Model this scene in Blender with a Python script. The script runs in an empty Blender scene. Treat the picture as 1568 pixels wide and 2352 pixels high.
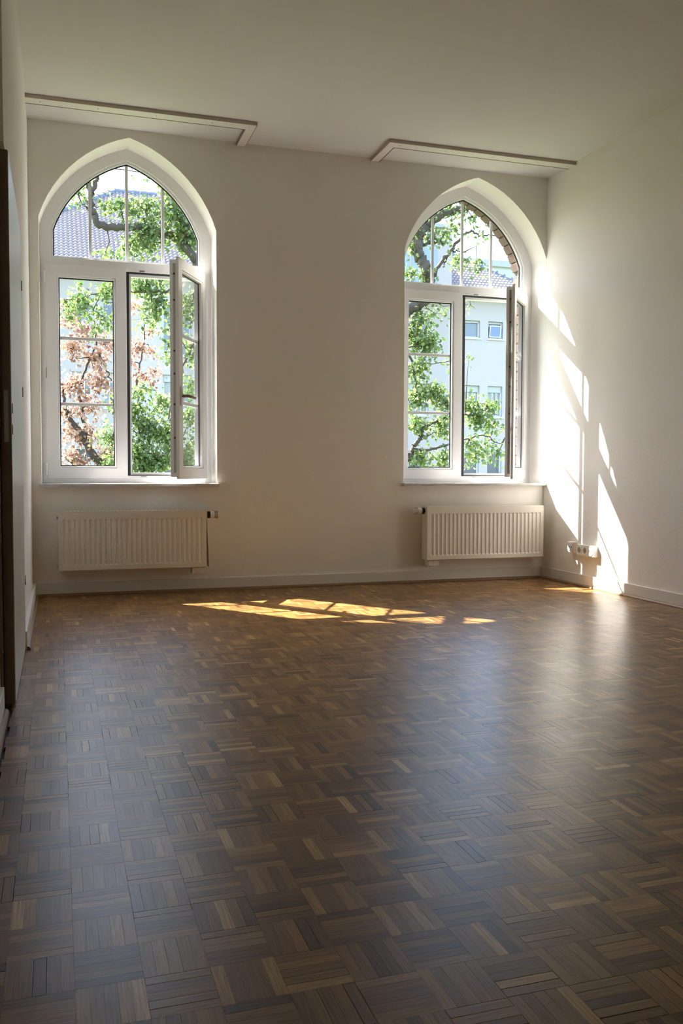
import bpy, bmesh, math, random
import numpy as np
from mathutils import Matrix, Vector
random.seed(7); rng = np.random.default_rng(7)
S = bpy.context.scene
COL = S.collection

# ------------------------------------------------------------------ camera, sky, sun, exposure
FPX, YAW, PIT, ROL = 2038.2, .3097, -.0455, .0027
CAM = np.array([.1613, -6.1657, .8304])
FW = np.array([math.sin(YAW)*math.cos(PIT), math.cos(YAW)*math.cos(PIT), math.sin(PIT)])
R0 = np.array([math.cos(YAW), -math.sin(YAW), 0.]); U0 = np.cross(R0, FW)
RT = math.cos(ROL)*R0+math.sin(ROL)*U0; UP = -math.sin(ROL)*R0+math.cos(ROL)*U0
cam_d = bpy.data.cameras.new('camera'); cam = bpy.data.objects.new('camera', cam_d); COL.objects.link(cam)
cam_d.sensor_fit = 'VERTICAL'; cam_d.sensor_height = 36; cam_d.sensor_width = 24; cam_d.lens = FPX*36/2352
cam_d.clip_start = .02; cam_d.clip_end = 400
M = Matrix.Identity(4)
for i in range(3):
    M[i][0], M[i][1], M[i][2], M[i][3] = RT[i], UP[i], -FW[i], CAM[i]
cam.matrix_world = M; S.camera = cam

SUN_DIR = Vector((1, -1.36, -1.79)).normalized()
world = bpy.data.worlds.new('world'); S.world = world; world.use_nodes = True
wn = world.node_tree.nodes; wl = world.node_tree.links; wn.clear()
wo = wn.new('ShaderNodeOutputWorld'); wb = wn.new('ShaderNodeBackground'); sky = wn.new('ShaderNodeTexSky')
sky.sky_type = 'NISHITA'; sky.sun_disc = False
sky.sun_elevation = math.asin(-SUN_DIR.z); sky.sun_rotation = math.atan2(-SUN_DIR.x, -SUN_DIR.y)
sky.air_density = 1.0; sky.dust_density = 2.0; sky.ozone_density = 1.0
wb.inputs[1].default_value = .58
wl.new(sky.outputs[0], wb.inputs[0]); wl.new(wb.outputs[0], wo.inputs[0])
sun_d = bpy.data.lights.new('sun', 'SUN'); sun = bpy.data.objects.new('sun', sun_d); COL.objects.link(sun)
sun_d.energy = 18; sun_d.angle = math.radians(.53); sun_d.color = (1, .955, .89)
sun.rotation_euler = SUN_DIR.to_track_quat('-Z', 'Y').to_euler(); sun.location = (-10, 14, 20)

vs = S.view_settings
S.display_settings.display_device = 'sRGB'
vs.view_transform = 'Standard'; vs.look = 'None'; vs.gamma = 1; vs.use_curve_mapping = False
vs.exposure = 1.05
cy = S.cycles
cy.use_denoising = True
cy.max_bounces = 14; cy.diffuse_bounces = 8; cy.glossy_bounces = 5; cy.transmission_bounces = 6
cy.transparent_max_bounces = 24; cy.caustics_reflective = False; cy.caustics_refractive = False
cy.sample_clamp_indirect = 12; cy.blur_glossy = .3

# ------------------------------------------------------------------ helpers
W, H, YN = 3.8015, 3.1, -9.6            # room width, height, near wall
def at(px, py, Y):                       # the point that stands at depth Y on the line of sight
    d = FW+RT*(px-784)/FPX-UP*(py-1176)/FPX
    return CAM+d*(Y-CAM[1])/d[1]
def tag(o, label=None, cat=None, group=None, kind=None):
    for k, v in (('label', label), ('category', cat), ('group', group), ('kind', kind)):
        if v: o[k] = v
    return o
def empty(name, loc=(0, 0, 0), rz=0):
    o = bpy.data.objects.new(name, None); COL.objects.link(o); o.location = loc; o.rotation_euler = (0, 0, rz)
    o.empty_display_size = .1
    return o
class MB:
    def __init__(s): s.v = []; s.f = []
    def add(s, v, f):
        b = len(s.v); s.v += [tuple(map(float, p)) for p in v]; s.f += [tuple(b+i for i in q) for q in f]; return s
    def box(s, x0, x1, y0, y1, z0, z1):
        v = [(x, y, z) for z in (z0, z1) for y in (y0, y1) for x in (x0, x1)]
        return s.add(v, [(0, 2, 3, 1), (4, 5, 7, 6), (0, 1, 5, 4), (1, 3, 7, 5), (3, 2, 6, 7), (2, 0, 4, 6)])
    def prism(s, poly, y0, y1):           # polygon in x,z (anticlockwise seen from -y) pulled from y0 to y1
        n = len(poly)
        v = [(x, y0, z) for x, z in poly]+[(x, y1, z) for x, z in poly]
        f = [tuple(range(n)), tuple(range(2*n-1, n-1, -1))]+[(i, i+n, (i+1) % n+n, (i+1) % n) for i in range(n)]
        return s.add(v, f)
    def ring(s, A, B, y0, y1, closed=True):  # ring between outline A (outer) and B (inner), same count
        n = len(A)
        v = [(x, y0, z) for x, z in A]+[(x, y0, z) for x, z in B]+[(x, y1, z) for x, z in A]+[(x, y1, z) for x, z in B]
        f = []
        for i in range(n if closed else n-1):
            j = (i+1) % n
            f += [(i, j, j+n, i+n), (i+2*n, i+3*n, j+3*n, j+2*n), (i+n, j+n, j+3*n, i+3*n), (i, i+2*n, j+2*n, j)]
        if not closed:
            for i in (0, n-1): f.append((i, i+n, i+3*n, i+2*n) if i == 0 else (i, i+2*n, i+3*n, i+n))
        return s.add(v, f)
    def tube(s, pts, rad, n=8, cap=True):
        pts = [np.array(p, float) for p in pts]; m = len(pts)
        rad = list(rad) if hasattr(rad, '__len__') else [rad]*m
        v = []; f = []; ref = np.array([.31, .22, .92])
        for i, p in enumerate(pts):
            t = pts[min(i+1, m-1)]-pts[max(i-1, 0)]; t = t/(np.linalg.norm(t)+1e-9)
            a = np.cross(t, ref); a /= np.linalg.norm(a)+1e-9; b = np.cross(t, a)
            for k in range(n):
                w = 2*math.pi*k/n; v.append(p+rad[i]*(math.cos(w)*a+math.sin(w)*b))
        for i in range(m-1):
            for k in range(n):
                f.append((i*n+k, i*n+(k+1) % n, (i+1)*n+(k+1) % n, (i+1)*n+k))
        if cap: f += [tuple(range(n-1, -1, -1)), tuple(range((m-1)*n, m*n))]
        return s.add(v, f)
    def mesh(s, name, mat, bevel=0, smooth=False, recalc=True):
        me = bpy.data.meshes.new(name); me.from_pydata(s.v, [], s.f)
        if recalc or bevel:
            bm = bmesh.new(); bm.from_mesh(me)
            if recalc: bmesh.ops.recalc_face_normals(bm, faces=bm.faces)
            if bevel:
                es = [e for e in bm.edges if len(e.link_faces) == 2 and e.calc_face_angle(0) > .6]
                bmesh.ops.bevel(bm, geom=es, offset=bevel, segments=2, affect='EDGES', profile=.5, clamp_overlap=True)
            bm.to_mesh(me); bm.free()
        if smooth: me.shade_smooth()
        if mat: me.materials.append(mat)
        return me
    def build(s, name, mat, parent=None, bevel=0, smooth=False, loc=None, rz=0, recalc=True):
        o = bpy.data.objects.new(name, s.mesh(name, mat, bevel, smooth, recalc)); COL.objects.link(o)
        if parent: o.parent = parent
        if loc: o.location = loc
        if rz: o.rotation_euler = (0, 0, rz)
        return o
def inst(name, me, parent, loc=(0, 0, 0), rot=(0, 0, 0)):
    o = bpy.data.objects.new(name, me); COL.objects.link(o); o.parent = parent; o.location = loc; o.rotation_euler = rot
    return o

# ------------------------------------------------------------------ materials
def newmat(name):
    m = bpy.data.materials.new(name); m.use_nodes = True; nt = m.node_tree
    return m, nt, nt.nodes, nt.links, nt.nodes['Principled BSDF']
def simple(name, col, rough=.5, metal=0, spec=.5, bump=0, bscale=200, var=0, vscale=5, detail=3):
    m, nt, N, L, P = newmat(name)
    P.inputs['Base Color'].default_value = (*col, 1); P.inputs['Roughness'].default_value = rough
    P.inputs['Metallic'].default_value = metal; P.inputs['Specular IOR Level'].default_value = spec
    tc = N.new('ShaderNodeTexCoord')
    if var:
        nz = N.new('ShaderNodeTexNoise'); nz.inputs['Scale'].default_value = vscale; nz.inputs['Detail'].default_value = 5
        L.new(tc.outputs['Object'], nz.inputs['Vector'])
        mx = N.new('ShaderNodeMix'); mx.data_type = 'RGBA'
        mx.inputs['A'].default_value = (*[c*(1-var) for c in col], 1); mx.inputs['B'].default_value = (*[min(1, c*(1+var)) for c in col], 1)
        L.new(nz.outputs['Fac'], mx.inputs['Factor']); L.new(mx.outputs['Result'], P.inputs['Base Color'])
    if bump:
        n2 = N.new('ShaderNodeTexNoise'); n2.inputs['Scale'].default_value = bscale; n2.inputs['Detail'].default_value = detail
        L.new(tc.outputs['Object'], n2.inputs['Vector'])
        b = N.new('ShaderNodeBump'); b.inputs['Strength'].default_value = bump; b.inputs['Distance'].default_value = .002
        L.new(n2.outputs['Fac'], b.inputs['Height']); L.new(b.outputs['Normal'], P.inputs['Normal'])
    return m
WALLC = (.86, .835, .79)
m_wall = simple('woodchip_wallpaper', WALLC, .85, spec=.2, bump=.55, bscale=140, var=.015, vscale=2)
m_ceil = simple('ceiling_paint', (.72, .71, .685), .9, spec=.2, bump=.15, bscale=90, var=.015, vscale=1.5)
m_pvc = simple('white_pvc', (.84, .84, .85), .3, spec=.5)
m_base = simple('white_skirting_paint', (.78, .76, .72), .4, bump=.05, bscale=60)
m_rad = simple('radiator_enamel', (.80, .76, .69), .35)
m_black = simple('black_rubber', (.015, .015, .016), .6)
m_dark = simple('dark_recess', (.03, .026, .022), .7)
m_metal = simple('grey_steel', (.38, .39, .36), .35, metal=.8, var=.25, vscale=60)
m_chrome = simple('ribbed_chrome', (.62, .6, .56), .25, metal=.6)
m_stone = simple('marble_sill', (.58, .57, .55), .25, var=.28, vscale=14)
m_sockw = simple('socket_plastic', (.82, .80, .75), .3)
m_sockd = simple('socket_recess', (.30, .27, .23), .5)
m_trimw = simple('ceiling_board_paint', (.76, .74, .68), .55)
m_trimb = simple('ceiling_board_edge', (.50, .43, .36), .6)
m_trimd = simple('ceiling_board_joint', (.22, .17, .13), .7)
m_quart = simple('oak_quarter_round', (.27, .16, .08), .45, var=.25, vscale=12)
m_doorf = simple('door_paint', (.62, .63, .60), .35)
m_doore = simple('door_edge_wood', (.20, .145, .10), .55, var=.15, vscale=20)
m_brick = simple('brick_clay', (.135, .088, .068), .85, spec=.2, bump=.5, bscale=90, var=.35, vscale=9)
m_mortar = simple('mortar', (.10, .09, .082), .95, spec=.1, bump=.4, bscale=120)
m_facade = simple('white_render', (.54, .475, .46), .9, spec=.1, bump=.2, bscale=12, var=.02, vscale=.4)
m_fframe = simple('house_window_frame', (.66, .67, .68), .5)
m_fglass = simple('house_window_glass', (.10, .12, .15), .05, spec=.9)
m_curtain = simple('house_curtain', (.40, .39, .37), .8, var=.15, vscale=8)
m_shut = simple('roller_shutter', (.50, .49, .46), .6)
m_soffit = simple('eave_board', (.45, .46, .48), .7)
m_bark = simple('birch_bark', (.115, .10, .075), .85, bump=.6, bscale=30, var=.45, vscale=6)
m_bark2 = simple('brown_bark', (.09, .07, .055), .85, bump=.6, bscale=40, var=.35, vscale=8)
m_lawn = simple('lawn', (.09, .13, .04), .95, spec=.1, bump=.5, bscale=8, var=.4, vscale=1.5)
m_far = simple('distant_render', (.55, .56, .58), .9, var=.03, vscale=.3)

def glass_mat():
    m, nt, N, L, P = newmat('window_glass'); N.remove(P)
    out = N['Material Output']; tr = N.new('ShaderNodeBsdfTransparent'); gl = N.new('ShaderNodeBsdfGlossy'); fr = N.new('ShaderNodeFresnel')
    mx = N.new('ShaderNodeMixShader'); geo = N.new('ShaderNodeNewGeometry'); ior = N.new('ShaderNodeMapRange')
    ior.inputs['To Min'].default_value = 1.45; ior.inputs['To Max'].default_value = 1/1.45     # same reflectance from either side of a face
    L.new(geo.outputs['Backfacing'], ior.inputs['Value']); L.new(ior.outputs[0], fr.inputs['IOR'])
    tr.inputs['Color'].default_value = (.97, .977, .977, 1); gl.inputs['Roughness'].default_value = .0
    L.new(fr.outputs[0], mx.inputs[0]); L.new(tr.outputs[0], mx.inputs[1]); L.new(gl.outputs[0], mx.inputs[2]); L.new(mx.outputs[0], out.inputs[0])
    return m
m_glass = glass_mat()

def leaf_mat(name, cols):
    m, nt, N, L, P = newmat(name); out = N['Material Output']; N.remove(P)
    at_ = N.new('ShaderNodeAttribute'); at_.attribute_name = 'tone'
    rp = N.new('ShaderNodeValToRGB'); rp.color_ramp.elements[0].color = (*cols[0], 1); rp.color_ramp.elements[1].color = (*cols[-1], 1)
    for i, c in enumerate(cols[1:-1]):
        e = rp.color_ramp.elements.new((i+1)/(len(cols)-1)); e.color = (*c, 1)
    L.new(at_.outputs['Fac'], rp.inputs[0])
    d = N.new('ShaderNodeBsdfDiffuse'); t = N.new('ShaderNodeBsdfTranslucent'); g = N.new('ShaderNodeBsdfGlossy'); g.inputs['Roughness'].default_value = .35
    L.new(rp.outputs[0], d.inputs[0]); L.new(rp.outputs[0], t.inputs[0])
    a = N.new('ShaderNodeMixShader'); a.inputs[0].default_value = .5; b = N.new('ShaderNodeMixShader'); b.inputs[0].default_value = .06
    L.new(d.outputs[0], a.inputs[1]); L.new(t.outputs[0], a.inputs[2]); L.new(a.outputs[0], b.inputs[1]); L.new(g.outputs[0], b.inputs[2]); L.new(b.outputs[0], out.inputs[0])
    return m
m_leafg = leaf_mat('birch_leaf', [(.07, .14, .03), (.19, .29, .08), (.36, .44, .17)])
m_leafc = leaf_mat('copper_leaf', [(.26, .13, .10), (.56, .36, .28), (.68, .52, .38)])

def parquet_mat():
    m, nt, N, L, P = newmat('oak_mosaic_parquet')
    at_ = N.new('ShaderNodeAttribute'); at_.attribute_name = 'tone'
    uv = N.new('ShaderNodeUVMap'); uv.uv_map = 'UVMap'
    mp = N.new('ShaderNodeMapping'); mp.inputs['Scale'].default_value = (6, 160, 1); L.new(uv.outputs[0], mp.inputs[0])
    nz = N.new('ShaderNodeTexNoise'); nz.inputs['Scale'].default_value = 1.6; nz.inputs['Detail'].default_value = 6; nz.inputs['Roughness'].default_value = .65
    L.new(mp.outputs[0], nz.inputs['Vector'])
    rp = N.new('ShaderNodeValToRGB'); els = rp.color_ramp.elements
    els[0].color = (.092, .041, .012, 1); els[1].color = (.64, .42, .165, 1)
    for pos, c in ((.3, (.20, .098, .028)), (.65, (.325, .175, .052)), (.85, (.45, .265, .088))):
        e = els.new(pos); e.color = (*c, 1)
    L.new(at_.outputs['Fac'], rp.inputs[0])
    g = N.new('ShaderNodeValToRGB'); g.color_ramp.elements[0].position = .35; g.color_ramp.elements[0].color = (.62, .60, .58, 1)
    g.color_ramp.elements[1].position = .62; g.color_ramp.elements[1].color = (1.12, 1.12, 1.12, 1)
    L.new(nz.outputs['Fac'], g.inputs[0])
    mx = N.new('ShaderNodeMix'); mx.data_type = 'RGBA'; mx.blend_type = 'MULTIPLY'; mx.inputs['Factor'].default_value = 1
    L.new(rp.outputs[0], mx.inputs['A']); L.new(g.outputs[0], mx.inputs['B'])
    # a worn, dirty spot in the varnish
    geo = N.new('ShaderNodeNewGeometry'); ds = N.new('ShaderNodeVectorMath'); ds.operation = 'DISTANCE'
    ds.inputs[1].default_value = (.295, -3.86, 0); wz = N.new('ShaderNodeTexNoise'); wz.inputs['Scale'].default_value = 18
    L.new(geo.outputs['Position'], wz.inputs['Vector']); L.new(geo.outputs['Position'], ds.inputs[0])
    ad = N.new('ShaderNodeMath'); ad.operation = 'MULTIPLY_ADD'; ad.inputs[1].default_value = .12
    L.new(wz.outputs['Fac'], ad.inputs[0]); L.new(ds.outputs['Value'], ad.inputs[2])
    st = N.new('ShaderNodeMapRange'); st.inputs['From Min'].default_value = .07; st.inputs['From Max'].default_value = .12
    st.inputs['To Min'].default_value = .45; st.inputs['To Max'].default_value = 1
    L.new(ad.outputs[0], st.inputs['Value'])
    m2 = N.new('ShaderNodeMix'); m2.data_type = 'RGBA'; m2.blend_type = 'MULTIPLY'; m2.inputs['Factor'].default_value = 1
    L.new(mx.outputs['Result'], m2.inputs['A']); L.new(st.outputs[0], m2.inputs['B']); L.new(m2.outputs['Result'], P.inputs['Base Color'])
    rn = N.new('ShaderNodeTexNoise'); rn.inputs['Scale'].default_value = 3.5; rn.inputs['Detail'].default_value = 4
    L.new(geo.outputs['Position'], rn.inputs['Vector'])
    rr = N.new('ShaderNodeMapRange'); rr.inputs['To Min'].default_value = .285; rr.inputs['To Max'].default_value = .36
    L.new(rn.outputs['Fac'], rr.inputs['Value']); L.new(rr.outputs[0], P.inputs['Roughness'])
    P.inputs['Specular IOR Level'].default_value = .42
    bp = N.new('ShaderNodeBump'); bp.inputs['Strength'].default_value = .06; bp.inputs['Distance'].default_value = .001
    L.new(nz.outputs['Fac'], bp.inputs['Height']); L.new(bp.outputs[0], P.inputs['Normal'])
    return m
m_parq = parquet_mat()

# ------------------------------------------------------------------ arch outline
AC, BC, RC = -.2345, 2.2274, .854
def outline(half, ins, zb, n=12):          # right foot, up, apex, down to the left foot
    k = half/.58; r = RC-ins; h = .58-ins
    zs = BC+math.sqrt(r*r-(h-AC)**2); za = math.atan2(zs-BC, h-AC); zt = math.atan2(math.sqrt(r*r-AC*AC), -AC)
    right = [(h, zb)]+[(AC+r*math.cos(a), BC+r*math.sin(a)) for a in np.linspace(za, zt, n)]
    right[-1] = (0, right[-1][1])
    return [(x*k, z) for x, z in right]+[(-x*k, z) for x, z in right[-2::-1]]
YF, ZS = .22, .745                          # inner face of the frames, top of the sills
WINS = [(.643, .58), (3.2095, .5912)]

# ------------------------------------------------------------------ shell
def back_wall():
    m = MB(); xs = []
    outs = [[(x+c, z) for x, z in outline(h, 0, ZS)] for c, h in WINS]
    def col(x0, x1, z0, z1, z2, z3, y): m.add([(x0, y, z0), (x1, y, z1), (x1, y, z2), (x0, y, z3)], [(0, 1, 2, 3)])
    cur = -.3
    for o in outs:
        pts = o[::-1]                       # left foot -> right foot
        xl, xr = pts[0][0], pts[-1][0]
        col(cur, xl, -.1, -.1, H+.1, H+.1, 0)
        arch = pts[1:-1]
        for (xa, za), (xb, zb) in zip(arch[:-1], arch[1:]):
            col(xa, xb, za, zb, H+.1, H+.1, 0); col(xa, xb, -.1, -.1, ZS-.02, ZS-.02, 0)
        loop = pts
        for (xa, za), (xb, zb) in zip(loop[:-1], loop[1:]):
            m.add([(xa, 0, za), (xb, 0, zb), (xb, .29, zb), (xa, .29, za)], [(0, 3, 2, 1)])
        m.add([(xl, 0, ZS-.02), (xr, 0, ZS-.02), (xr, .29, ZS-.02), (xl, .29, ZS-.02)], [(0, 1, 2, 3)])
        for x in (xl, xr): m.add([(x, 0, ZS-.02), (x, 0, ZS), (x, .29, ZS), (x, .29, ZS-.02)], [(0, 1, 2, 3)])
        cur = xr
    col(cur, W+.3, -.1, -.1, H+.1, H+.1, 0)
    return m
wall_back = tag(back_wall().build('wall_back', m_wall, recalc=False), 'white woodchip papered window wall with two pointed arch openings', 'wall', kind='structure')
def masonry():
    m = MB(); cur = -2.0; y0, y1 = .29, .54
    for c, h in WINS:
        pts = [(x+c, z) for x, z in outline(h, -.012, .70)][::-1]
        xl, xr = pts[0][0], pts[-1][0]
        m.box(cur, xl, y0, y1, -4.4, 7)
        arch = pts[1:-1]
        for (xa, za), (xb, zb) in zip(arch[:-1], arch[1:]):
            m.add([(xa, y0, za), (xb, y0, zb), (xb, y0, 7), (xa, y0, 7), (xa, y1, za), (xb, y1, zb), (xb, y1, 7), (xa, y1, 7)],
                  [(0, 1, 2, 3), (4, 7, 6, 5), (0, 4, 5, 1)])
        m.box(xl, xr, y0, y1, -4.4, .70)
        cur = xr
    m.box(cur, 8, y0, y1, -4.4, 7)
    return m
masonry().build('masonry', m_mortar, wall_back)
vb = MB().box(-.034, .034, 0, .112, 0, .078).mesh('brick', m_brick, bevel=.004)
jb = MB().box(0, .078, 0, .225, -.033, .033).mesh('brick', m_brick, bevel=.004)
jb2 = MB().box(0, .078, 0, .110, -.033, .033).mesh('brick', m_brick, bevel=.004)
for c, h in WINS:
    k = h/.58; r = RC+.0
    zs = math.atan2(math.sqrt(r*r-(.58-AC)**2), .58-AC); zt = math.atan2(math.sqrt(r*r-AC*AC), -AC)
    n = 11
    for sgn in (1, -1):
        for i in range(n):
            a = zs+(zt-zs)*(i+.5)/n
            for d in range(2):
                inst('brick', vb, wall_back, (c+sgn*k*(AC+(r-.004)*math.cos(a)), .297+d*.121, BC+(r-.004)*math.sin(a)),
                     (0, sgn*(math.pi/2-a), 0))
        z = .775; j = 0
        while z < 2.46:
            x = c+sgn*(h-.004)
            if j % 2: inst('brick', jb, wall_back, (x, .297 if sgn > 0 else .522, z), (0, 0, 0 if sgn > 0 else math.pi))
            else:
                for d in range(2): inst('brick', jb2, wall_back, (x, (.297+d*.117) if sgn > 0 else (.522-d*.117), z), (0, 0, 0 if sgn > 0 else math.pi))
            z += .077; j += 1

XL2 = -.035                                  # the left wall steps back behind the door
tag(MB().box(W, W+.25, YN-.2, .29, -.1, H+.1).build('wall_right', m_wall), 'bare white woodchip papered wall on the sunny side', 'wall', kind='structure')
wl_ = MB().box(-.3, 0, -1.835, .29, -.1, H+.1).box(-.3, 0, -2.90, -1.835, 1.945, H+.1).box(-.3, XL2, YN-.2, -2.90, -.1, H+.1)
tag(wl_.build('wall_left', m_wall), 'white papered wall seen edge on beside the door', 'wall', kind='structure')
tag(MB().box(-.3, W+.25, YN-.2, YN, -.1, H+.1).build('wall_near', m_quart), 'unseen wall behind the viewer, made dark brown to cut bounced light', 'wall', kind='structure')  # out of view; brown chosen only to darken the rear of the room
tag(MB().box(-.3, W+.25, YN-.2, .29, H, H+.2).build('ceiling', m_ceil), 'flat white plastered ceiling', 'ceiling', kind='structure')

# ------------------------------------------------------------------ parquet
floor = tag(MB().box(-.3, W+.25, YN-.2, .29, -.2, -.011).build('floor', m_dark), 'glossy oak mosaic parquet floor in a basket weave', 'floor', kind='structure')
BX, BY, X0, Y0 = .1085, .1135, .179, -4.49
def pxy(p):
    d = np.array(p)-CAM; z = d@FW
    return 784+FPX*(d@RT)/z, 1176-FPX*(d@UP)/z
strips = []
for i in range(int((0-X0)/BX)-2, int((W-X0)/BX)+2):
    for j in range(int((YN-Y0)/BY)-1, int((0-Y0)/BY)+2):
        xa, ya = X0+i*BX, Y0+j*BY
        vert = (i+j) % 2 == 1
        bt = rng.normal(0, .07)
        for s in range(5):
            if vert: r = (xa+BX*s/5, xa+BX*(s+1)/5, ya, ya+BY)
            else: r = (xa, xa+BX, ya+BY*s/5, ya+BY*(s+1)/5)
            r = (max(r[0], 0.0), min(r[1], W), max(r[2], YN), min(r[3], 0.0))
            if r[1]-r[0] < .006 or r[3]-r[2] < .006: continue
            t = .42+bt+rng.normal(0, .19)
            if rng.random() < .12: t += .24
            strips.append((r, vert, float(min(1, max(0, t)))))
def area(r):
    if r[3] > -1 and False: return 0
    q = [pxy((x, y, 0)) for x, y in ((r[0], r[2]), (r[1], r[2]), (r[1], r[3]), (r[0], r[3]))]
    if (np.array([r[0], r[2], 0])-CAM)@FW < .5: return 0
    if any(not (5 < a < 1563 and b < 2347) for a, b in q): return 0
    return abs(sum(q[k][0]*q[(k+1) % 4][1]-q[(k+1) % 4][0]*q[k][1] for k in range(4)))/2
order = sorted(range(len(strips)), key=lambda k: -area(strips[k][0]))
near = set(order[:300])
def strip_mesh(V, F, T, UVs, r, vert, tone, z=0.0, o=None):
    g = .00002+.0009*rng.random()**7
    x0, x1, y0, y1 = r[0]+g, r[1]-g, r[2]+g, r[3]-g
    t = rng.normal(0, .00006, 4); b = len(V); c = .00015
    V += [(x0, y0, -.010), (x1, y0, -.010), (x1, y1, -.010), (x0, y1, -.010),
          (x0, y0, -c+t[0]), (x1, y0, -c+t[1]), (x1, y1, -c+t[2]), (x0, y1, -c+t[3]),
          (x0+c, y0+c, t[0]), (x1-c, y0+c, t[1]), (x1-c, y1-c, t[2]), (x0+c, y1-c, t[3])]
    ff = [(8, 9, 10, 11)]+[(4+k, 4+(k+1) % 4, 8+(k+1) % 4, 8+k) for k in range(4)]+[(k, (k+1) % 4, 4+(k+1) % 4, 4+k) for k in range(4)]
    ou, ov = rng.random()*50, rng.random()*50
    for q in ff:
        F.append(tuple(b+k for k in q)); T.append(tone)
        for k in q:
            x, y, _ = V[b+k]; UVs.append((ou+(y if vert else x), ov+(x if vert else y)))
def finish_strips(name, V, F, T, UVs):
    me = bpy.data.meshes.new(name); me.from_pydata(V, [], F)
    a = me.attributes.new('tone', 'FLOAT', 'FACE'); a.data.foreach_set('value', np.array(T, 'f'))
    u = me.uv_layers.new(name='UVMap'); u.data.foreach_set('uv', np.array(UVs, 'f').ravel())
    me.materials.append(m_parq); return me
V, F, T, UVs = [], [], [], []
for k, (r, vert, t) in enumerate(strips):
    if k not in near: strip_mesh(V, F, T, UVs, r, vert, t)
o = bpy.data.objects.new('parquet_field', finish_strips('parquet_field', V, F, T, UVs)); COL.objects.link(o); o.parent = floor; o['kind'] = 'stuff'
pool = {}
for vert in (True, False):
    for q in range(16):
        V, F, T, UVs = [], [], [], []
        sx, sy = (BX/5, BY) if vert else (BX, BY/5)
        strip_mesh(V, F, T, UVs, (-sx/2, sx/2, -sy/2, sy/2), vert, q/15)
        pool[vert, q] = finish_strips('parquet_strip', V, F, T, UVs)
for k in near:
    r, vert, t = strips[k]
    inst('parquet_strip', pool[vert, round(t*15)], floor, ((r[0]+r[1])/2, (r[2]+r[3])/2, 0))

# ------------------------------------------------------------------ skirting boards with oak quarter rounds
def quarter(a, b, nrm):                      # from a to b along the wall; nrm points into the room
    m = MB(); prof = [(0, 0), (.016, 0), (.0148, .006), (.0113, .0113), (.006, .0148), (0, .016)]
    for p in (a, b): m.v += [(p[0]+nrm[0]*d, p[1]+nrm[1]*d, z+.0005) for d, z in prof]
    n = len(prof); m.f = [(i, (i+1) % n, (i+1) % n+n, i+n) for i in range(n)]+[tuple(range(n)), tuple(range(2*n-1, n-1, -1))]
    return m
HB, TB = .087, .014
bb = tag(MB().box(.0205, W-.0005, -TB, 0, .0005, HB).build('baseboard_back', m_base, bevel=.003), 'white skirting board below the two windows', 'baseboard', kind='structure')
quarter((.035, -TB), (W-.03, -TB), (0, -1)).build('quarter_round', m_quart, bb)
br = tag(MB().box(W-TB, W, YN, -TB-.0005, .0005, HB).build('baseboard_right', m_base, bevel=.003), 'white skirting board along the sunlit wall', 'baseboard', kind='structure')
quarter((W-TB, -TB-.0005), (W-TB, YN), (-1, 0)).build('quarter_round', m_quart, br)
bl = tag(MB().box(0, .02, -1.835, -.001, .0005, HB).build('baseboard_left', m_base, bevel=.003), 'short white skirting board between door and window wall', 'baseboard', kind='structure')
quarter((.02, -1.835), (.02, -TB), (1, 0)).build('quarter_round', m_quart, bl)
b2_ = tag(MB().box(XL2, XL2+.015, YN, -2.93, .0005, HB).build('baseboard_door', m_base, bevel=.003), 'white skirting board on the near side of the door', 'baseboard', kind='structure')
quarter((XL2+.015, YN), (XL2+.015, -2.95), (1, 0)).build('quarter_round', m_quart, b2_)

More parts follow.
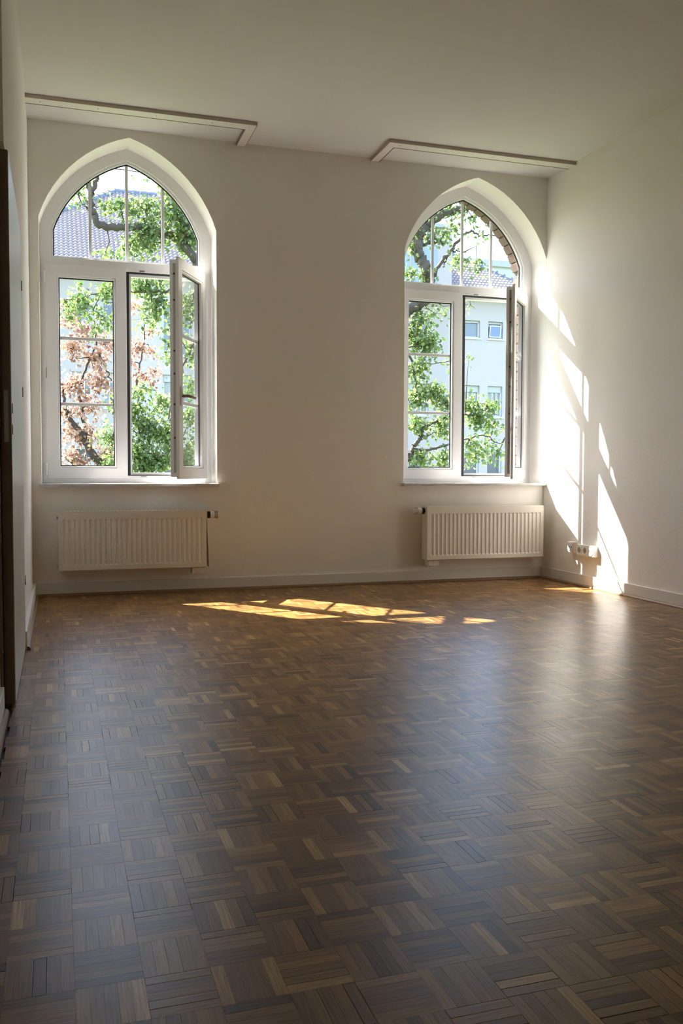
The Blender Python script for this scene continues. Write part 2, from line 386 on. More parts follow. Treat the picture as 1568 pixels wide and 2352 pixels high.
# ------------------------------------------------------------------ windows
def rect(x0, x1, z0, z1): return [(x0, z0), (x1, z0), (x1, z1), (x0, z1)]
def sash(win, sgn, hx, ang, label=None, handle=False):
    """hinged at local x=0; leaf reaches to -sgn times its width; y=0 is the room face"""
    z0, z1 = .778, 2.228; SW = .545 if ang else .532
    def X(a): return -sgn*a
    def rc(a, b, c, d): return rect(min(X(a), X(b)), max(X(a), X(b)), c, d)
    m = MB()
    m.ring(rc(0, SW, z0, z1), rc(.072, SW-.072, z0+.072, z1-.072), 0, .02)
    m.ring(rc(.018, SW-.018, z0+.014, z1-.014), rc(.072, SW-.072, z0+.072, z1-.072), .02, .068)
    s = m.build('sash', m_pvc, win, bevel=.002, loc=(hx, YF-.016, 0), rz=ang)
    if label: s['label'] = label
    bd = MB().ring(rc(.0715, SW-.0715, z0+.0715, z1-.0715), rc(.084, SW-.084, z0+.084, z1-.084), .006, .030)
    bd.build('glazing_bead', m_pvc, s, bevel=.003)
    MB().ring(rc(.083, SW-.083, z0+.083, z1-.083), rc(.0915, SW-.0915, z0+.0915, z1-.0915), .027, .032).build('gasket', m_black, s)
    p = rc(.078, SW-.078, z0+.078, z1-.078)
    MB().prism(p, .032, .052).build('pane', m_glass, s)
    for z in (1.289, 1.738):
        a, b = sorted((X(.080), X(SW-.080)))
        MB().box(a, b, .036, .048, z-.0105, z+.0105).build('glazing_bar', m_pvc, s, bevel=.002)
    if ang:
        MB().ring(rc(.0185, SW-.0185, z0+.0145, z1-.0145), rc(.022, SW-.022, z0+.018, z1-.018), .0195, .0245).build('seal', m_black, s)
        a = MB()
        x = X(SW-.018); x2 = X(SW-.0155); x0_, x1_ = sorted((x, x2))
        a.box(x0_, x1_, .029, .045, z0+.04, z1-.04)
        lk = a.build('lock_strip', m_metal, s)
        for zz in (1.05, 1.27, 1.47, 1.62, 1.95, 2.12):
            w = MB(); w.tube([(X(SW-.016), .037, zz-.006), (X(SW-.016), .037, zz+.006)], .006, 8); w.build('locking_cam', m_dark, lk)
    else:
        for zz, hh in ((2.10, .075), (.80, .085)):
            MB().tube([(X(-.006), -.004, zz), (X(-.006), -.004, zz+hh)], .008, 10).build('hinge_cover', m_pvc, s, smooth=True)
        MB().box(*sorted((X(-.004), X(.002))), -.003, .002, 1.46, 1.53).build('hinge_clip', m_metal, s)
    if handle:
        hz = 1.325
        hd = MB().box(*sorted((X(SW-.052), X(SW-.022))), -.010, 0, hz-.065, hz+.065).build('handle', m_pvc, s, bevel=.003)
        MB().tube([(X(SW-.037), -.008, hz), (X(SW-.037), -.042, hz), (X(SW-.05), -.052, hz), (X(SW-.155), -.054, hz-.004)], [.010, .010, .0105, .009], 10).build('lever', m_doore, hd, smooth=True)
    return s
def window(name, cx, half, ang, label, handle):
    k = half/.58
    w = tag(empty(name, (cx, 0, 0)), label, 'window', kind='structure')
    A = outline(half, -.008, ZS+.001); B = outline(half, .074, ZS+.001)
    fr = MB()
    ob = [(half+.008, ZS), *A[1:-1], (-half-.008, ZS)]
    fr.ring(A, B, YF, .288, closed=False)
    fr.box(-half+.07, half-.07, YF+.001, .288, ZS, ZS+.052)                       # bottom rail
    fr.box(-half+.07, half-.07, YF+.001, .288, 2.213, 2.277)                       # transom
    fr.box(-half+.0, -half+.075, YF+.0005, .288, ZS, 2.3); fr.box(half-.075, half, YF+.0005, .288, ZS, 2.3)
    fr.build('frame', m_pvc, w, bevel=.0015)
    # fanlight
    zb = 2.277
    C = outline(half, .0735, zb-.0005); D = outline(half, .088, zb+.012)
    MB().ring(C, D, YF+.014, .262).build('glazing_bead', m_pvc, w, bevel=.002)
    E_ = outline(half, .087, zb+.011); F_ = outline(half, .0955, zb+.0155)
    MB().ring(E_, F_, .258, .2645).build('gasket', m_black, w)
    MB().prism(outline(half, .080, zb+.004), .2645, .283).build('pane', m_glass, w)
    for u in (-.247, 0, .247):
        u *= k; ptop = outline(half, .089, zb+.01); zt = np.interp(u, [p[0] for p in ptop[::-1]], [p[1] for p in ptop[::-1]])
        MB().box(u-.0105, u+.0105, .268, .280, zb+.006, zt-.004).build('glazing_bar', m_pvc, w, bevel=.002)
    # striker plates and dark rebate round the open half
    MB().ring(rect(-.012, half-.050, .788, 2.222), rect(.009, half-.062, .805, 2.203), YF+.004, YF+.024).build('rebate_seal', m_black, w)
    MB().ring(rect(.008, half-.06, .804, 2.204), rect(.022, half-.07, .820, 2.186), YF+.030, .286).build('inner_lining', m_pvc, w)
    MB().box(.08, .115, YF-.004, YF+.004, 2.216, 2.226).box(.08, .12, YF-.004, YF+.004, .787, .794).build('striker_plate', m_metal, w)
    sash(w, -1, -half+.036, 0)
    sash(w, 1, half-.036, ang, 'sash swung open into the room', handle)
    MB().box(-half-.02 if cx < 2 else -half-.012, half+(.008 if cx < 2 else -.001), -.042, YF+.03, ZS-.02, ZS).build('window_sill', m_stone, w, bevel=.003)
    MB().box(-half, half, .29, .56, .70, .735).build('outer_sill', m_metal, w)
    return w
window('window_1', *WINS[0], math.radians(61.5), 'white pointed arch window with green and copper leaves outside, near the door', True)
window('window_2', *WINS[1], math.radians(50), 'white pointed arch window in the sunny corner with a birch outside', False)

# ------------------------------------------------------------------ door
door = tag(empty('door_1', (0, -1.80, 0)), 'pale flush door leaf seen almost edge on in the side wall', 'door', kind='structure')
DL = MB().box(-.024, .010, -1.062, -.004, .006, 1.932)
DL.build('leaf_edge', m_doore, door, bevel=.001)
MB().box(.010, .0125, -1.060, -.006, .008, 1.930).build('leaf_face', m_doorf, door)
MB().box(-.13, -.026, -1.10, -1.066, 0.001, 1.94).box(-.13, -.026, -.034, -.001, .001, 1.94).box(-.13, -.026, -1.066, -.034, 1.905, 1.944).box(-.20, -.13, -1.1, 0, .001, 1.944).build('door_frame', m_doore, door)
for z in (1.655, 1.17, .30):
    MB().tube([(.0135, -.002, z), (.0135, -.002, z+.045)], .0035, 8).build('hinge', m_metal, door, smooth=True)
MB().box(-.012, .002, -1.0635, -1.0615, .93, 1.11).build('lock_plate', m_metal, door)
for z in (1.05, .976):
    MB().tube([(.012, -1.02, z), (.0155, -1.02, z)], .018, 14).build('rosette', m_metal, door)

# ------------------------------------------------------------------ boards under the ceiling
def ceiling_boards(x0, x1, leg_left, label):
    t = tag(empty('ceiling_batten', (x0, 0, H)), label, 'ceiling trim', 'boxed battens under the ceiling')
    L = x1-x0; y0, y1 = -.392, -.305; th = .022
    lx = (0, .058) if leg_left else (L-.058, L)
    MB().box(0, L, y0, y1, -th, -.0005).build('long_board', m_trimw, t, bevel=.001)
    MB().box(0, L, y0-.006, y0-.0005, -.024, -.0005).build('edge_strip', m_trimb, t, bevel=.001)
    MB().box(lx[0], lx[1], y1+.001, -.001, -th, -.0005).build('short_board', m_trimw, t, bevel=.001)
    e = (lx[0]-.005, lx[0]-.0005) if leg_left else (lx[1]+.0005, lx[1]+.005)
    MB().box(e[0], e[1], y0, -.001, -.024, -.0005).build('edge_strip', m_trimb, t, bevel=.001)
    j = (lx[1]+.0005, lx[1]+.005) if leg_left else (lx[0]-.005, lx[0]-.0005)
    MB().box(j[0], j[1], y1+.005, -.001, -.0235, -.0005).build('gap_bead', m_trimd, t)
    MB().box(*((lx[1], L) if leg_left else (0, lx[0])), y1+.0005, y1+.005, -.0235, -.0005).build('gap_bead', m_trimd, t)
    for f in (.06, .3, .55, .8, .97):
        MB().tube([(L*f, (y0+y1)/2, -th-.001), (L*f, (y0+y1)/2, -th)], .0035, 8).build('screw', m_dark, t)
    return t
ceiling_boards(.0005, 1.424, False, 'white batten under the ceiling above the door-side window')
ceiling_boards(2.352, W-.0005, True, 'white batten under the ceiling above the corner window')

# ------------------------------------------------------------------ radiators
def radiator(x0, x1, zt, valve_right, label, loose):
    L = x1-x0; t = tag(empty('radiator', (x0, 0, .174)), label, 'radiator', 'panel radiators under the windows')
    hh = zt-.174-.012
    yf = -.128
    def panel(y, s):
        n = 28; e = .018; p = (L-2*e)/n; xs = [0]; am = [0]
        for i in range(n):
            b = e+i*p
            xs += [b+.06*p, b+.28*p, b+.66*p, b+.88*p]; am += [0, 1, 1, 0]
        xs.append(L); am.append(0)
        zs = [0, .006, .034, .043, hh-.050, hh-.041, hh-.006, hh]; zm = [0, 0, 0, 1, 1, 0, 0, 0]; yo = [.006, 0, 0, 0, 0, 0, 0, .006]
        m = MB()
        for z, q, w in zip(zs, zm, yo):
            m.v += [(x, y+s*(w+a*q*.0055), z) for x, a in zip(xs, am)]
        nx = len(xs)
        m.f = [(j*nx+i, j*nx+i+1, (j+1)*nx+i+1, (j+1)*nx+i) for j in range(len(zs)-1) for i in range(nx-1)]
        m.box(0, L, y+s*.009, y+s*.013, .002, hh-.002)
        return m
    panel(yf, 1).build('front_panel', m_rad, t, recalc=False)
    panel(-.032, -1).build('rear_panel', m_rad, t, recalc=False)
    fins = MB()
    for i in range(36):
        x = .03+(L-.06)*i/35; fins.box(x-.001, x+.001, -.112, -.048, .03, hh-.02)
    fins.build('convector_fins', m_rad, t)
    g = MB().box(0, L, yf+.001, yf+.013, hh-.004, hh+.012).box(0, L, -.045, -.033, hh-.004, hh+.012)
    for i in range(42):
        x = .008+(L-.016)*i/41; g.box(x-.006, x+.006, yf+.013, -.045, hh+.004, hh+.012)
    g.build('top_grille', m_rad, t)
    for k in range(2):
        sx = -.004 if k == 0 else L
        c = MB().box(0, .004, yf-.001, -.030, -hh-.001, .010)
        o = c.build('side_cover', m_rad, t, bevel=.001, loc=(sx, 0, hh))
        if loose and k == 1: o.rotation_euler = (0, -.045, 0); o['label'] = 'side cover hanging loose at its lower end'
    s = 1 if valve_right else -1; xe = L+.005 if valve_right else -.005; zv = hh-.022
    th = MB().tube([(xe, -.08, zv), (xe+s*.006, -.08, zv), (xe+s*.006, -.08, zv), (xe+s*.026, -.08, zv)], [.012, .012, .023, .024], 20).build('thermostat', m_black, t)
    hd = MB().tube([(xe+s*.0262, -.08, zv), (xe+s*.031, -.08, zv), (xe+s*.078, -.08, zv), (xe+s*.083, -.08, zv)], [.021, .024, .022, .018], 24).build('thermostat_head', m_rad, th, smooth=False)
    ribs = MB()
    for i in range(16):
        a = 2*math.pi*i/16; ribs.box(min(xe+s*.055, xe+s*.080), max(xe+s*.055, xe+s*.080), -.08+.0225*math.cos(a)-.002, -.08+.0225*math.cos(a)+.002, zv+.0225*math.sin(a)-.002, zv+.0225*math.sin(a)+.002)
    ribs.build('grip_ribs', m_chrome, th)
    bx = (L-.098, L-.012) if valve_right else (.012, .098)
    MB().box(*bx, -.115, -.045, -.040, -.003).box((bx[0]+bx[1])/2-.001, (bx[0]+bx[1])/2+.001, -.117, -.05, -.041, -.003).build('valve_cover', m_rad, t, bevel=.002)
    xc = (bx[0]+bx[1])/2
    MB().tube([(xc, -.08, -.036), (xc, -.045, -.045), (xc, -.002, -.045)], .009, 10).build('pipe', m_rad, t, smooth=True)
    for x in (.12, L-.12):
        MB().box(x-.015, x+.015, -.032, -.001, .08, hh-.06).build('wall_bracket', m_rad, t)
    xo = -.004 if valve_right else L+.004; so = -1 if valve_right else 1
    for z in (hh-.03, .03):
        MB().tube([(xo, -.08, z), (xo+so*.010, -.08, z)], .009, 10).build('plug', m_metal, t)
    return t
radiator(.167, 1.127, .566, True, 'white ribbed panel radiator with loose side cover, nearest the door', True)
radiator(2.762, 3.727, .575, False, 'white ribbed panel radiator in the sunny corner', False)

# ------------------------------------------------------------------ sockets on the sunny wall
def socket_plate(name, y0, y1, z0, z1, label, n, kind):
    t = tag(empty(name, (W, (y0+y1)/2, (z0+z1)/2)), label, 'socket')
    w = y1-y0; h = z1-z0
    MB().box(-.034, -.0005, -w/2, w/2, -h/2, h/2).build('housing', m_sockw, t, bevel=.004)
    for i in range(n):
        y = (i-(n-1)/2)*.0715
        if kind == 'power':
            f = MB(); q = 24
            f.tube([(-.0345, y, 0), (-.0365, y, 0)], [.034, .033], q)
            o = f.build('insert', m_sockw, t)
            MB().tube([(-.0366, y, 0), (-.0371, y, 0)], [.0205, .0200], q).build('recess', m_sockd, o)
            for s in (-1, 1): MB().tube([(-.0372, y+s*.0095, 0), (-.0376, y+s*.0095, 0)], .0028, 8).build('pin_hole', m_black, o)
            for s in (-1, 1): MB().box(-.0378, -.037, y-.002, y+.002, s*.018-.003, s*.018+.003).build('earth_clip', m_chrome, o)
        else:
            o = MB().box(-.037, -.0345, -.028, .028, -.028, .028).build('insert', m_sockw, t, bevel=.002)
            for s in (-1, 1): MB().tube([(-.0372, s*.014, .002), (-.0378, s*.014, .002)], .006, 12).build('jack', m_black, o)
            MB().box(-.0378, -.037, -.003, .003, -.018, -.006).build('screw_cap', m_sockd, o)
    return t
socket_plate('aerial_socket', -.492, -.408, .238, .317, 'single white aerial outlet with two black jacks', 1, 'aerial')
socket_plate('triple_power_socket', -.752, -.528, .228, .307, 'row of three round white power sockets', 3, 'power')

# ------------------------------------------------------------------ outside: house opposite
GZ = -4.5
tag(MB().box(-60, 90, .6, 140, GZ-.3, GZ).build('ground', m_lawn), 'green lawn below the windows', 'ground', kind='structure')
house = tag(empty('apartment_house', (9, 32, GZ)), 'white rendered apartment house with tiled hip roof across the garden', 'house')
HX0, HX1, HY, HE = -3.4, 22.0, 32., 9.35
def hp(x, y, z): return (x-9, y-32, z-GZ)
wins = []
for x0, x1 in ((-1.9, -.9), (.73, 1.56), (2.0, 2.7), (4.45, 5.64), (8.6, 9.8), (12., 13.2), (15.6, 16.6), (18.3, 19.2), (19.63, 20.4)):
    big = x0 < 15
    wins += [(x0, x1, 5.73 if 4 < x0 < 5 else (6.75 if big else 7.13), 7.94, 0), (x0, x1, 3.45, 4.9, 1), (x0, x1, .45, 1.8, 2), (x0, x1, -2.6, -1.3, 2)]
def facade():
    m = MB(); xs = sorted({HX0, HX1, *[w[0] for w in wins], *[w[1] for w in wins]}); zs = sorted({GZ, HE, *[w[2] for w in wins], *[w[3] for w in wins]})
    for xa, xb in zip(xs[:-1], xs[1:]):
        for za, zb in zip(zs[:-1], zs[1:]):
            xm, zm = (xa+xb)/2, (za+zb)/2
            if any(w[0] < xm < w[1] and w[2] < zm < w[3] for w in wins): continue
            m.add([hp(xa, HY, za), hp(xb, HY, za), hp(xb, HY, zb), hp(xa, HY, zb)], [(0, 1, 2, 3)])
    for x0, x1, z0, z1, k in wins:
        a = [(x0, z0), (x1, z0), (x1, z1), (x0, z1)]
        for (xa, za), (xb, zb) in zip(a, a[1:]+a[:1]):
            m.add([hp(xa, HY, za), hp(xb, HY, zb), hp(xb, HY+.22, zb), hp(xa, HY+.22, za)], [(0, 3, 2, 1)])
    m.add([hp(HX0, HY, GZ), hp(HX0, HY+12, GZ), hp(HX0, HY+12, HE), hp(HX0, HY, HE)], [(0, 1, 2, 3)])
    m.add([hp(HX1, HY, GZ), hp(HX1, HY+12, GZ), hp(HX1, HY+12, HE), hp(HX1, HY, HE)], [(0, 3, 2, 1)])
    return m
facade().build('house_wall', m_facade, house, recalc=False)
for x0, x1, z0, z1, k in wins:
    f = MB().ring([hp(*p)[0::2] for p in ((x0, 0, z0), (x1, 0, z0), (x1, 0, z1), (x0, 0, z1))],
                  [hp(*p)[0::2] for p in ((x0+.07, 0, z0+.07), (x1-.07, 0, z0+.07), (x1-.07, 0, z1-.07), (x0+.07, 0, z1-.07))], .12, .2).build('house_window', m_fframe, house)
    a = hp(x0, 0, z0); b = hp(x1, 0, z1)
    MB().box(a[0]+.06, b[0]-.06, .17, .19, a[2]+.06, b[2]-.06).build('pane', m_fglass, f)
    if k == 1:
        MB().box(a[0]+.02, b[0]-.02, .09, .12, b[2]-.30, b[2]-.01).build('roller_shutter', m_shut, f)
        for q in (.35, .62): MB().box(a[0]+(b[0]-a[0])*q, a[0]+(b[0]-a[0])*q+.05, .13, .17, a[2]+.06, b[2]-.3).build('window_bar', m_fframe, f)
        MB().box(a[0]+.07, a[0]+(b[0]-a[0])*.35, .155, .168, a[2]+.06, b[2]-.3).build('curtain', m_curtain, f)
    if k == 0:
        MB().box(a[0]+.02, b[0]-.02, .10, .13, b[2]-.11, b[2]-.01).build('roller_shutter', m_shut, f)
    MB().box(a[0]-.06, b[0]+.06, -.06, .14, a[2]-.07, a[2]).build('window_ledge', m_fframe, f)
# a tilted-open pane in the small upper window
a = hp(19.7, 0, 7.2)
tp = MB().ring(rect(0, .6, 0, .55), rect(.05, .55, .05, .50), -.02, .02).build('tilted_sash', m_fframe, house, loc=(a[0], .06, a[2])); tp.rotation_euler = (.16, 0, .0)
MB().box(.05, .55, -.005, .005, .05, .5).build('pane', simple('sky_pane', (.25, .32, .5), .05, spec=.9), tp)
# hip roof of profiled tiles
RY, RZ = 38.0, 14.05; EY, EZ = 31.4, 9.2; RX0, RX1 = 2.9, 15.5
CX0, CX1 = RX0-6.6, RX1+6.6
def roof_tiles():
    m = MB(); cw, rows = .185, 30; sl = math.hypot(RY-EY, RZ-EZ)
    uy, uz = (RY-EY)/sl, (RZ-EZ)/sl; ny, nz = -uz, uy
    ncol = int((CX1-CX0)/cw)
    prof = [(0, 0), (.12, .030), (.28, .050), (.45, .045), (.62, .018), (.80, -.004), (1, 0)]
    for r in range(rows):
        s0, s1 = sl*r/rows, sl*(r+1)/rows+.02
        f0 = r/rows; xa, xb = CX0+6.6*f0, CX1-6.6*f0
        for c in range(ncol):
            x0 = CX0+c*cw
            if x0 < xa-.05 or x0+cw > xb+.05: continue
            b = len(m.v)
            for s, up in ((s0, .10), (s1, .0)):
                for q, hgt in prof:
                    o = up+hgt
                    m.v.append(hp(x0+q*cw, EY+uy*s+ny*o, EZ+uz*s+nz*o))
            n = len(prof)
            for q, hgt in prof: m.v.append(hp(x0+q*cw, EY+uy*s0+ny*(hgt-.0), EZ+uz*s0+nz*(hgt-.0)))
            for i in range(n-1):
                m.f.append((b+i, b+i+1, b+n+i+1, b+n+i)); m.f.append((b+2*n+i, b+2*n+i+1, b+i+1, b+i))
    return m
m_tile = simple('glazed_roof_tile', (.42, .38, .39), .3, spec=.8, var=.12, vscale=2)
rf = roof_tiles().build('roof_tiles', m_tile, house, recalc=False, smooth=False); rf['kind'] = 'stuff'
under = MB()
P0, P1, P2, P3 = (CX0, EY, EZ-.06), (CX1, EY, EZ-.06), (RX1, RY, RZ-.06), (RX0, RY, RZ-.06)
P4, P5 = (CX1, 2*RY-EY, EZ-.06), (CX0, 2*RY-EY, EZ-.06)
under.add([hp(*p) for p in (P0, P1, P2, P3, P4, P5)], [(0, 1, 2, 3), (1, 4, 2), (4, 5, 3, 2), (5, 0, 3), (0, 5, 4, 1)])
under.build('roof_body', m_tile, house)
m_ridge = simple('ridge_tile', (.16, .19, .26), .35, spec=.6)
for p, q in ((P0, P3), (P3, P2), (P1, P2)):
    p, q = np.array(p)+(0, 0, .12), np.array(q)+(0, 0, .12); n = int(np.linalg.norm(q-p)/.42)
    m = MB()
    for i in range(n):
        a = p+(q-p)*i/n; b = p+(q-p)*(i+1.12)/n
        m.tube([hp(*a), hp(*b)], [.17, .135], 8)
    m.build('ridge_tiles', m_ridge, house)
MB().box(CX0-9, CX1-9, EY-32-.12, EY-32+.02, EZ-GZ-.14, EZ-GZ+.02).build('gutter', m_soffit, house)
MB().box(CX0+.1-9, CX1-.1-9, EY-32+.02, .0, HE-GZ-.30, HE-GZ-.2).build('eave_board', m_soffit, house)
# glazed dormer block beside the roof
dm = MB().box(14.0-9, 17.22-9, -1.1, 4.5, EZ-GZ-.4, 11.75-GZ).build('dormer', m_facade, house)
MB().box(13.85-9, 17.4-9, -1.25, 4.6, 11.75-GZ, 11.9-GZ).build('dormer_roof', m_soffit, dm)
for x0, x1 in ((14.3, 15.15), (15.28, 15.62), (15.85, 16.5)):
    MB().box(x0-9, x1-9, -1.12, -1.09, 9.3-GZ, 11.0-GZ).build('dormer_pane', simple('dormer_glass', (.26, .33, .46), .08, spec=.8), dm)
# distant block
far = tag(empty('distant_block', (36, 62, GZ)), 'pale flat-roofed block peeping over the tiled roof', 'house')
MB().box(-6.5, 6, 0, 10, 0, 22.6).build('walls', m_far, far)
MB().box(-6.8, 6.3, -.3, 10.3, 22.6, 23.1).build('parapet', m_soffit, far)

# ------------------------------------------------------------------ trees
def catmull(P, n=6):
    P = [np.array(p, float) for p in P]; out = []
    Q = [2*P[0]-P[1]]+P+[2*P[-1]-P[-2]]
    for i in range(1, len(Q)-2):
        for t in np.linspace(0, 1, n, endpoint=False):
            a, b, c, d = Q[i-1:i+3]
            out.append(.5*((2*b)+(-a+c)*t+(2*a-5*b+4*c-d)*t*t+(-a+3*b-3*c+d)*t**3))
    out.append(P[-1]); return out
def tree(name, label, base, limbs, blobs, bark, leafm, leaf, seed, dens=1.0):
    """limbs: (list of (px,py,Y), r0, r1); blobs: (px,py,Y,rx,ry,count)"""
    g = np.random.default_rng(seed)
    t = tag(empty(name, base), label, 'tree', 'garden trees outside the windows'); base = np.array(base)
    wood = MB(); nodes = []
    for pts, r0, r1 in limbs:
        c = catmull([at(*p)-base if len(p) == 3 else np.array(p[1:])-base for p in pts])
        c = [p+g.normal(0, .012, 3) for p in c]
        wood.tube(c, np.linspace(r0, r1, len(c)), 9); nodes += c
    nodes = np.array(nodes); cen = []; ax = []
    for px, py, Y, rx, ry, n in blobs:
        n = int(n*dens)
        c = at(px, py, Y)-base; s = (np.linalg.norm(at(px, py, Y)-CAM))/FPX
        k = max(3, n//45)
        q = nodes[np.argmin(((nodes-c)**2).sum(1))]
        mid = (q+c)/2+g.normal(0, .08, 3)
        wood.tube([q, mid, c], [.012, .009, .006], 5)
        tw = []
        for _ in range(k):
            d = g.normal(0, .6, 3)*(rx*s, max(rx, ry)*s*.8, ry*s); e = c+d; e[2] -= .05
            wood.tube([c+d*.02, c+d*.55+g.normal(0, .04, 3), e], [.006, .0045, .002], 4); tw.append((c+d*.3, e))
        for _ in range(n):
            if g.random() < .6:
                a, b = tw[g.integers(len(tw))]; p = a+(b-a)*g.random()+g.normal(0, .075, 3)
            else: p = c+g.normal(0, .5, 3)*(rx*s, max(rx, ry)*s, ry*s)
            cen.append(p)
    n = len(cen); cen = np.array(cen)
    L = leaf*(.7+.6*g.random(n))
    d = g.normal(0, 1, (n, 3)); d[:, 2] -= .9; d /= np.linalg.norm(d, axis=1)[:, None]
    e = np.cross(d, g.normal(0, 1, (n, 3))); e /= np.linalg.norm(e, axis=1)[:, None]; h = np.cross(d, e)
    Lc = L[:, None]
    V = np.stack([cen, cen+d*Lc*.42+e*Lc*.40+h*Lc*.10, cen+d*Lc, cen+d*Lc*.42-e*Lc*.40+h*Lc*.10, cen+d*Lc*.12+e*Lc*.26+h*Lc*.04, cen+d*Lc*.12-e*Lc*.26+h*Lc*.04], 1).reshape(-1, 3)
    b = np.arange(n)*6
    Fc = np.stack([np.stack([b, b+4, b+1, b+2], 1), np.stack([b, b+2, b+3, b+5], 1)], 1).reshape(-1, 4)
    me = bpy.data.meshes.new('foliage'); me.from_pydata(V.tolist(), [], Fc.tolist())
    a = me.attributes.new('tone', 'FLOAT', 'FACE'); a.data.foreach_set('value', np.repeat(g.random(n), 2).astype('f'))
    me.materials.append(leafm)
    o = bpy.data.objects.new('foliage', me); COL.objects.link(o); o.parent = t; o['kind'] = 'stuff'
    wood.build('trunk', bark, t, smooth=True, recalc=False)
    return t
Y1, Y2, Y3 = 8.0, 11.0, 7.0
b1 = (5.2, 8.2, GZ)
tree('birch_tree', 'green-leaved birch with a bent grey limb, seen through the door-side window', b1,
     [([(0, *b1), (0, 5.0, 8.2, -2), (0, 4.7, 8.1, .5), (480, 760, Y1), (470, 640, Y1), (452, 600, Y1)], .19, .085),
      ([(452, 600, Y1), (425, 568, Y1), (400, 545, Y1+.2), (350, 530, Y1), (300, 522, Y1), (262, 521, Y1), (226, 517, Y1), (214, 490, Y1), (206, 462, Y1)], .07, .05),
      ([(206, 462, Y1), (209, 440, Y1), (221, 415, Y1), (223, 398, Y1), (215, 370, Y1)], .045, .03),
      ([(207, 450, Y1), (199, 425, Y1), (190, 405, Y1)], .025, .012), ([(212, 485, Y1), (196, 475, Y1), (182, 463, Y1)], .02, .006),
      ([(425, 568, Y1), (420, 545, Y1), (440, 520, Y1-.2), (470, 500, Y1)], .035, .02),
      ([(452, 600, Y1), (430, 640, Y1), (390, 668, Y1), (340, 670, Y1), (290, 672, Y1), (220, 676, Y1), (165, 690, Y1)], .03, .008),
      ([(480, 760, Y1), (440, 800, Y1), (410, 870, Y1), (385, 960, Y1+.3)], .04, .012)],
     [(400, 490, Y1, 42, 40, 420), (430, 540, Y1, 34, 40, 380), (345, 540, Y1, 42, 40, 420), (330, 470, Y1, 30, 26, 170), (300, 560, Y1, 30, 26, 120), (385, 440, Y1, 26, 18, 90),
      (280, 470, Y1, 22, 18, 80), (250, 470, Y1, 24, 14, 60), (240, 585, Y1, 36, 14, 70), (180, 440, Y1, 16, 18, 60), (195, 410, Y1, 12, 12, 30), (350, 400, Y1, 20, 16, 34),
      (330, 650, Y1, 40, 20, 230), (370, 690, Y1, 28, 30, 180), (250, 665, Y1, 30, 24, 150), (190, 690, Y1, 36, 26, 150), (160, 710, Y1, 18, 22, 60), (240, 730, Y1, 30, 40, 110),
      (350, 730, Y1, 26, 30, 60), (390, 780, Y1, 14, 60, 90), (430, 700, Y1, 26, 40, 200), (440, 800, Y1, 20, 50, 110)],
     m_bark, m_leafg, .066, 11, 1.45)
b2 = (2.3, 11.2, GZ)
tree('copper_tree', 'tree with coppery red-brown young leaves beyond the door-side window', b2,
     [([(0, *b2), (0, 2.3, 11.1, -2), (262, 1120, Y2), (232, 1072, Y2), (203, 1025, Y2), (178, 985, Y2), (160, 962, Y2), (148, 930, Y2), (143, 880, Y2)], .12, .02),
      ([(203, 1025, Y2), (195, 985, Y2), (190, 950, Y2), (182, 900, Y2), (200, 840, Y2), (222, 790, Y2), (215, 740, Y2)], .035, .012),
      ([(232, 1072, Y2), (270, 1000, Y2), (300, 930, Y2), (320, 850, Y2), (330, 780, Y2)], .035, .010), ([(222, 800, Y2), (245, 850, Y2), (262, 880, Y2)], .02, .008),
      ([(232, 1085, Y2), (170, 1065, Y2), (138, 1045, Y2)], .025, .008)],
     [(165, 720, Y2, 34, 26, 110), (200, 760, Y2, 42, 26, 150), (160, 800, Y2, 30, 30, 150), (215, 820, Y2, 36, 26, 170), (245, 780, Y2, 24, 26, 100), (170, 880, Y2, 36, 26, 200), (230, 870, Y2, 28, 22, 150),
      (200, 930, Y2, 38, 24, 170), (150, 950, Y2, 22, 26, 90), (165, 1000, Y2, 24, 30, 90), (215, 985, Y2, 32, 28, 150), (170, 1050, Y2, 34, 24, 180), (240, 1040, Y2, 26, 24, 90),
      (310, 790, Y2, 20, 16, 80), (345, 800, Y2, 16, 10, 40), (310, 700, Y2, 20, 14, 50), (340, 760, Y2, 18, 12, 50), (330, 860, Y2, 26, 14, 90), (360, 850, Y2, 14, 12, 34), (300, 830, Y2, 14, 10, 40), (380, 920, Y2, 12, 20, 34)],
     m_bark2, m_leafc, .072, 12, 1.6)
b4 = (3.6, 9.6, GZ)
Y4 = 9.5
tree('leafy_bush_tree', 'dense bright green tree top low in the door-side window', b4,
     [([(0, *b4), (0, 3.6, 9.6, -2), (345, 1110, Y4), (330, 1060, Y4), (318, 1000, Y4)], .07, .015), ([(345, 1110, Y4), (375, 1070, Y4), (392, 1030, Y4)], .02, .008), ([(335, 1080, Y4), (290, 1040, Y4), (258, 1010, Y4)], .02, .008)],
     [(320, 1040, Y4, 34, 34, 520), (360, 1060, Y4, 34, 26, 460), (340, 980, Y4, 34, 34, 420), (380, 1000, Y4, 28, 40, 420), (310, 940, Y4, 24, 26, 240), (305, 1080, Y4, 30, 20, 240), (370, 920, Y4, 24, 24, 160), (320, 900, Y4, 18, 16, 90),
      (245, 1000, Y4, 22, 36, 170), (255, 1060, Y4, 20, 26, 160), (258, 920, Y4, 14, 18, 70), (430, 1040, Y4, 30, 46, 420), (435, 960, Y4, 26, 34, 240), (440, 880, Y4, 22, 30, 120)],
     m_bark2, m_leafg, .060, 13, 1.35)
b3 = (5.35, 7.4, GZ)
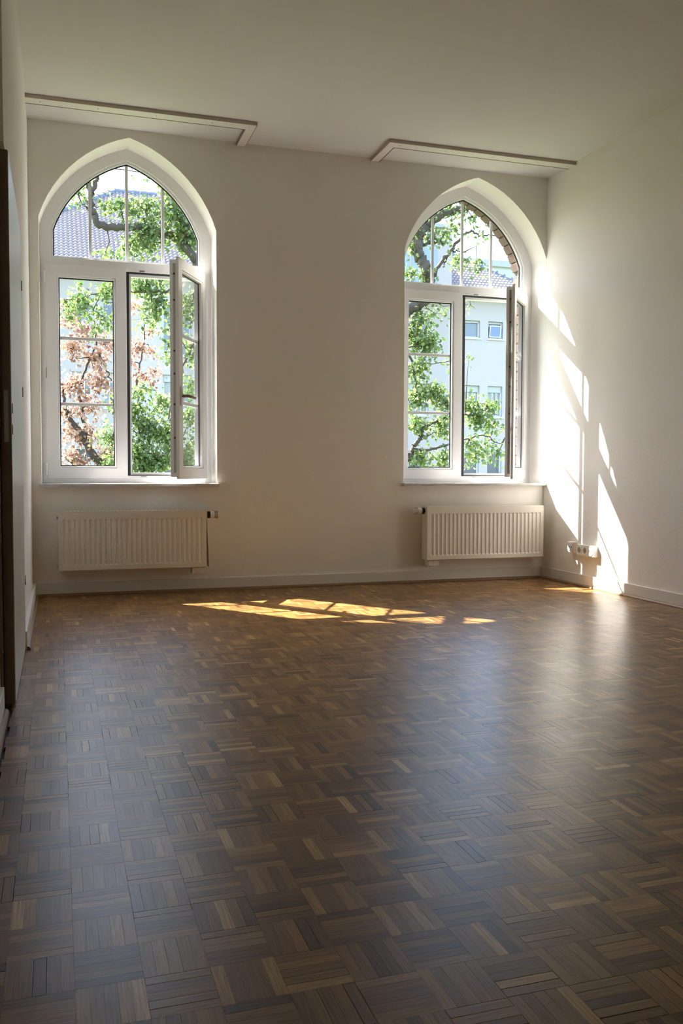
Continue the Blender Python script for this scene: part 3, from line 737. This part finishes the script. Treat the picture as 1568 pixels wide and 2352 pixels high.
tree('birch_tree', 'birch with a thick curving trunk outside the corner window', b3,
     [([(0, *b3), (0, 5.35, 7.4, -2), (0, 5.4, 7.2, .6), (872, 820, Y3), (905, 745, Y3), (938, 708, Y3), (962, 697, Y3), (984, 676, Y3), (985, 640, Y3), (972, 608, Y3), (958, 575, Y3), (962, 543, Y3), (976, 520, Y3), (1000, 502, Y3), (1030, 488, Y3), (1062, 478, Y3), (1082, 470, Y3-.1), (1110, 450, Y3-.2)], .125, .062),
      ([(992, 640, Y3), (1004, 618, Y3), (1030, 582, Y3), (1058, 548, Y3), (1068, 537, Y3), (1084, 531, Y3), (1100, 540, Y3), (1130, 541, Y3), (1152, 548, Y3)], .034, .007),
      ([(968, 566, Y3), (985, 558, Y3), (1002, 556, Y3), (1020, 560, Y3)], .028, .012), ([(978, 520, Y3), (976, 500, Y3), (982, 485, Y3)], .03, .015),
      ([(1028, 588, Y3), (1022, 600, Y3), (1018, 615, Y3)], .018, .008), ([(1036, 575, Y3), (1050, 578, Y3), (1064, 578, Y3)], .016, .008),
      ([(0, 5.38, 7.3, -.8), (895, 1085, Y3), (930, 1058, Y3), (944, 1045, Y3), (952, 1022, Y3), (964, 1006, Y3), (966, 992, Y3), (985, 975, Y3), (1010, 965, Y3), (1030, 955, Y3)], .06, .014),
      ([(966, 1004, Y3), (985, 1000, Y3), (1000, 990, Y3)], .02, .006), ([(952, 1035, Y3), (990, 1030, Y3), (1030, 1020, Y3), (1060, 1012, Y3), (1110, 1000, Y3), (1150, 1022, Y3)], .028, .006),
      ([(1030, 955, Y3), (1060, 955, Y3), (1100, 955, Y3), (1140, 950, Y3)], .02, .006), ([(912, 735, Y3), (930, 790, Y3), (950, 850, Y3), (955, 910, Y3)], .03, .01)],
     [(950, 530, Y3, 16, 30, 130), (975, 500, Y3, 20, 16, 90), (1005, 485, Y3, 24, 14, 70), (1040, 475, Y3, 24, 12, 50), (945, 570, Y3, 10, 16, 50), (985, 540, Y3, 20, 18, 70), (1015, 540, Y3, 24, 20, 60), (1040, 520, Y3, 24, 20, 60), (1085, 500, Y3, 22, 18, 44), (1110, 530, Y3, 20, 16, 26),
      (1050, 600, Y3, 30, 24, 80), (1095, 605, Y3, 20, 14, 50), (945, 628, Y3, 22, 10, 90), (975, 630, Y3, 20, 10, 60),
      (955, 770, Y3, 18, 40, 380), (985, 790, Y3, 20, 34, 260), (1000, 720, Y3, 24, 20, 50), (965, 720, Y3, 18, 16, 60), (1030, 830, Y3, 18, 18, 40), (960, 850, Y3, 24, 28, 200), (960, 910, Y3, 26, 26, 280), (1000, 900, Y3, 26, 22, 220), (1030, 925, Y3, 20, 20, 160), (955, 970, Y3, 20, 26, 160), (1015, 980, Y3, 28, 28, 240), (965, 1050, Y3, 24, 20, 170), (1020, 1050, Y3, 28, 24, 160),
      (1085, 930, Y3, 20, 14, 150), (1120, 930, Y3, 24, 14, 130), (1090, 960, Y3, 26, 16, 150), (1130, 975, Y3, 22, 16, 90), (1085, 1015, Y3, 18, 20, 90), (1120, 1020, Y3, 22, 14, 80), (1090, 1050, Y3, 20, 12, 60), (1075, 820, Y3, 5, 16, 12), (1080, 700, Y3, 8, 20, 10), (1140, 1050, Y3, 14, 14, 26)],
     m_bark, m_leafg, .062, 14, 1.3)
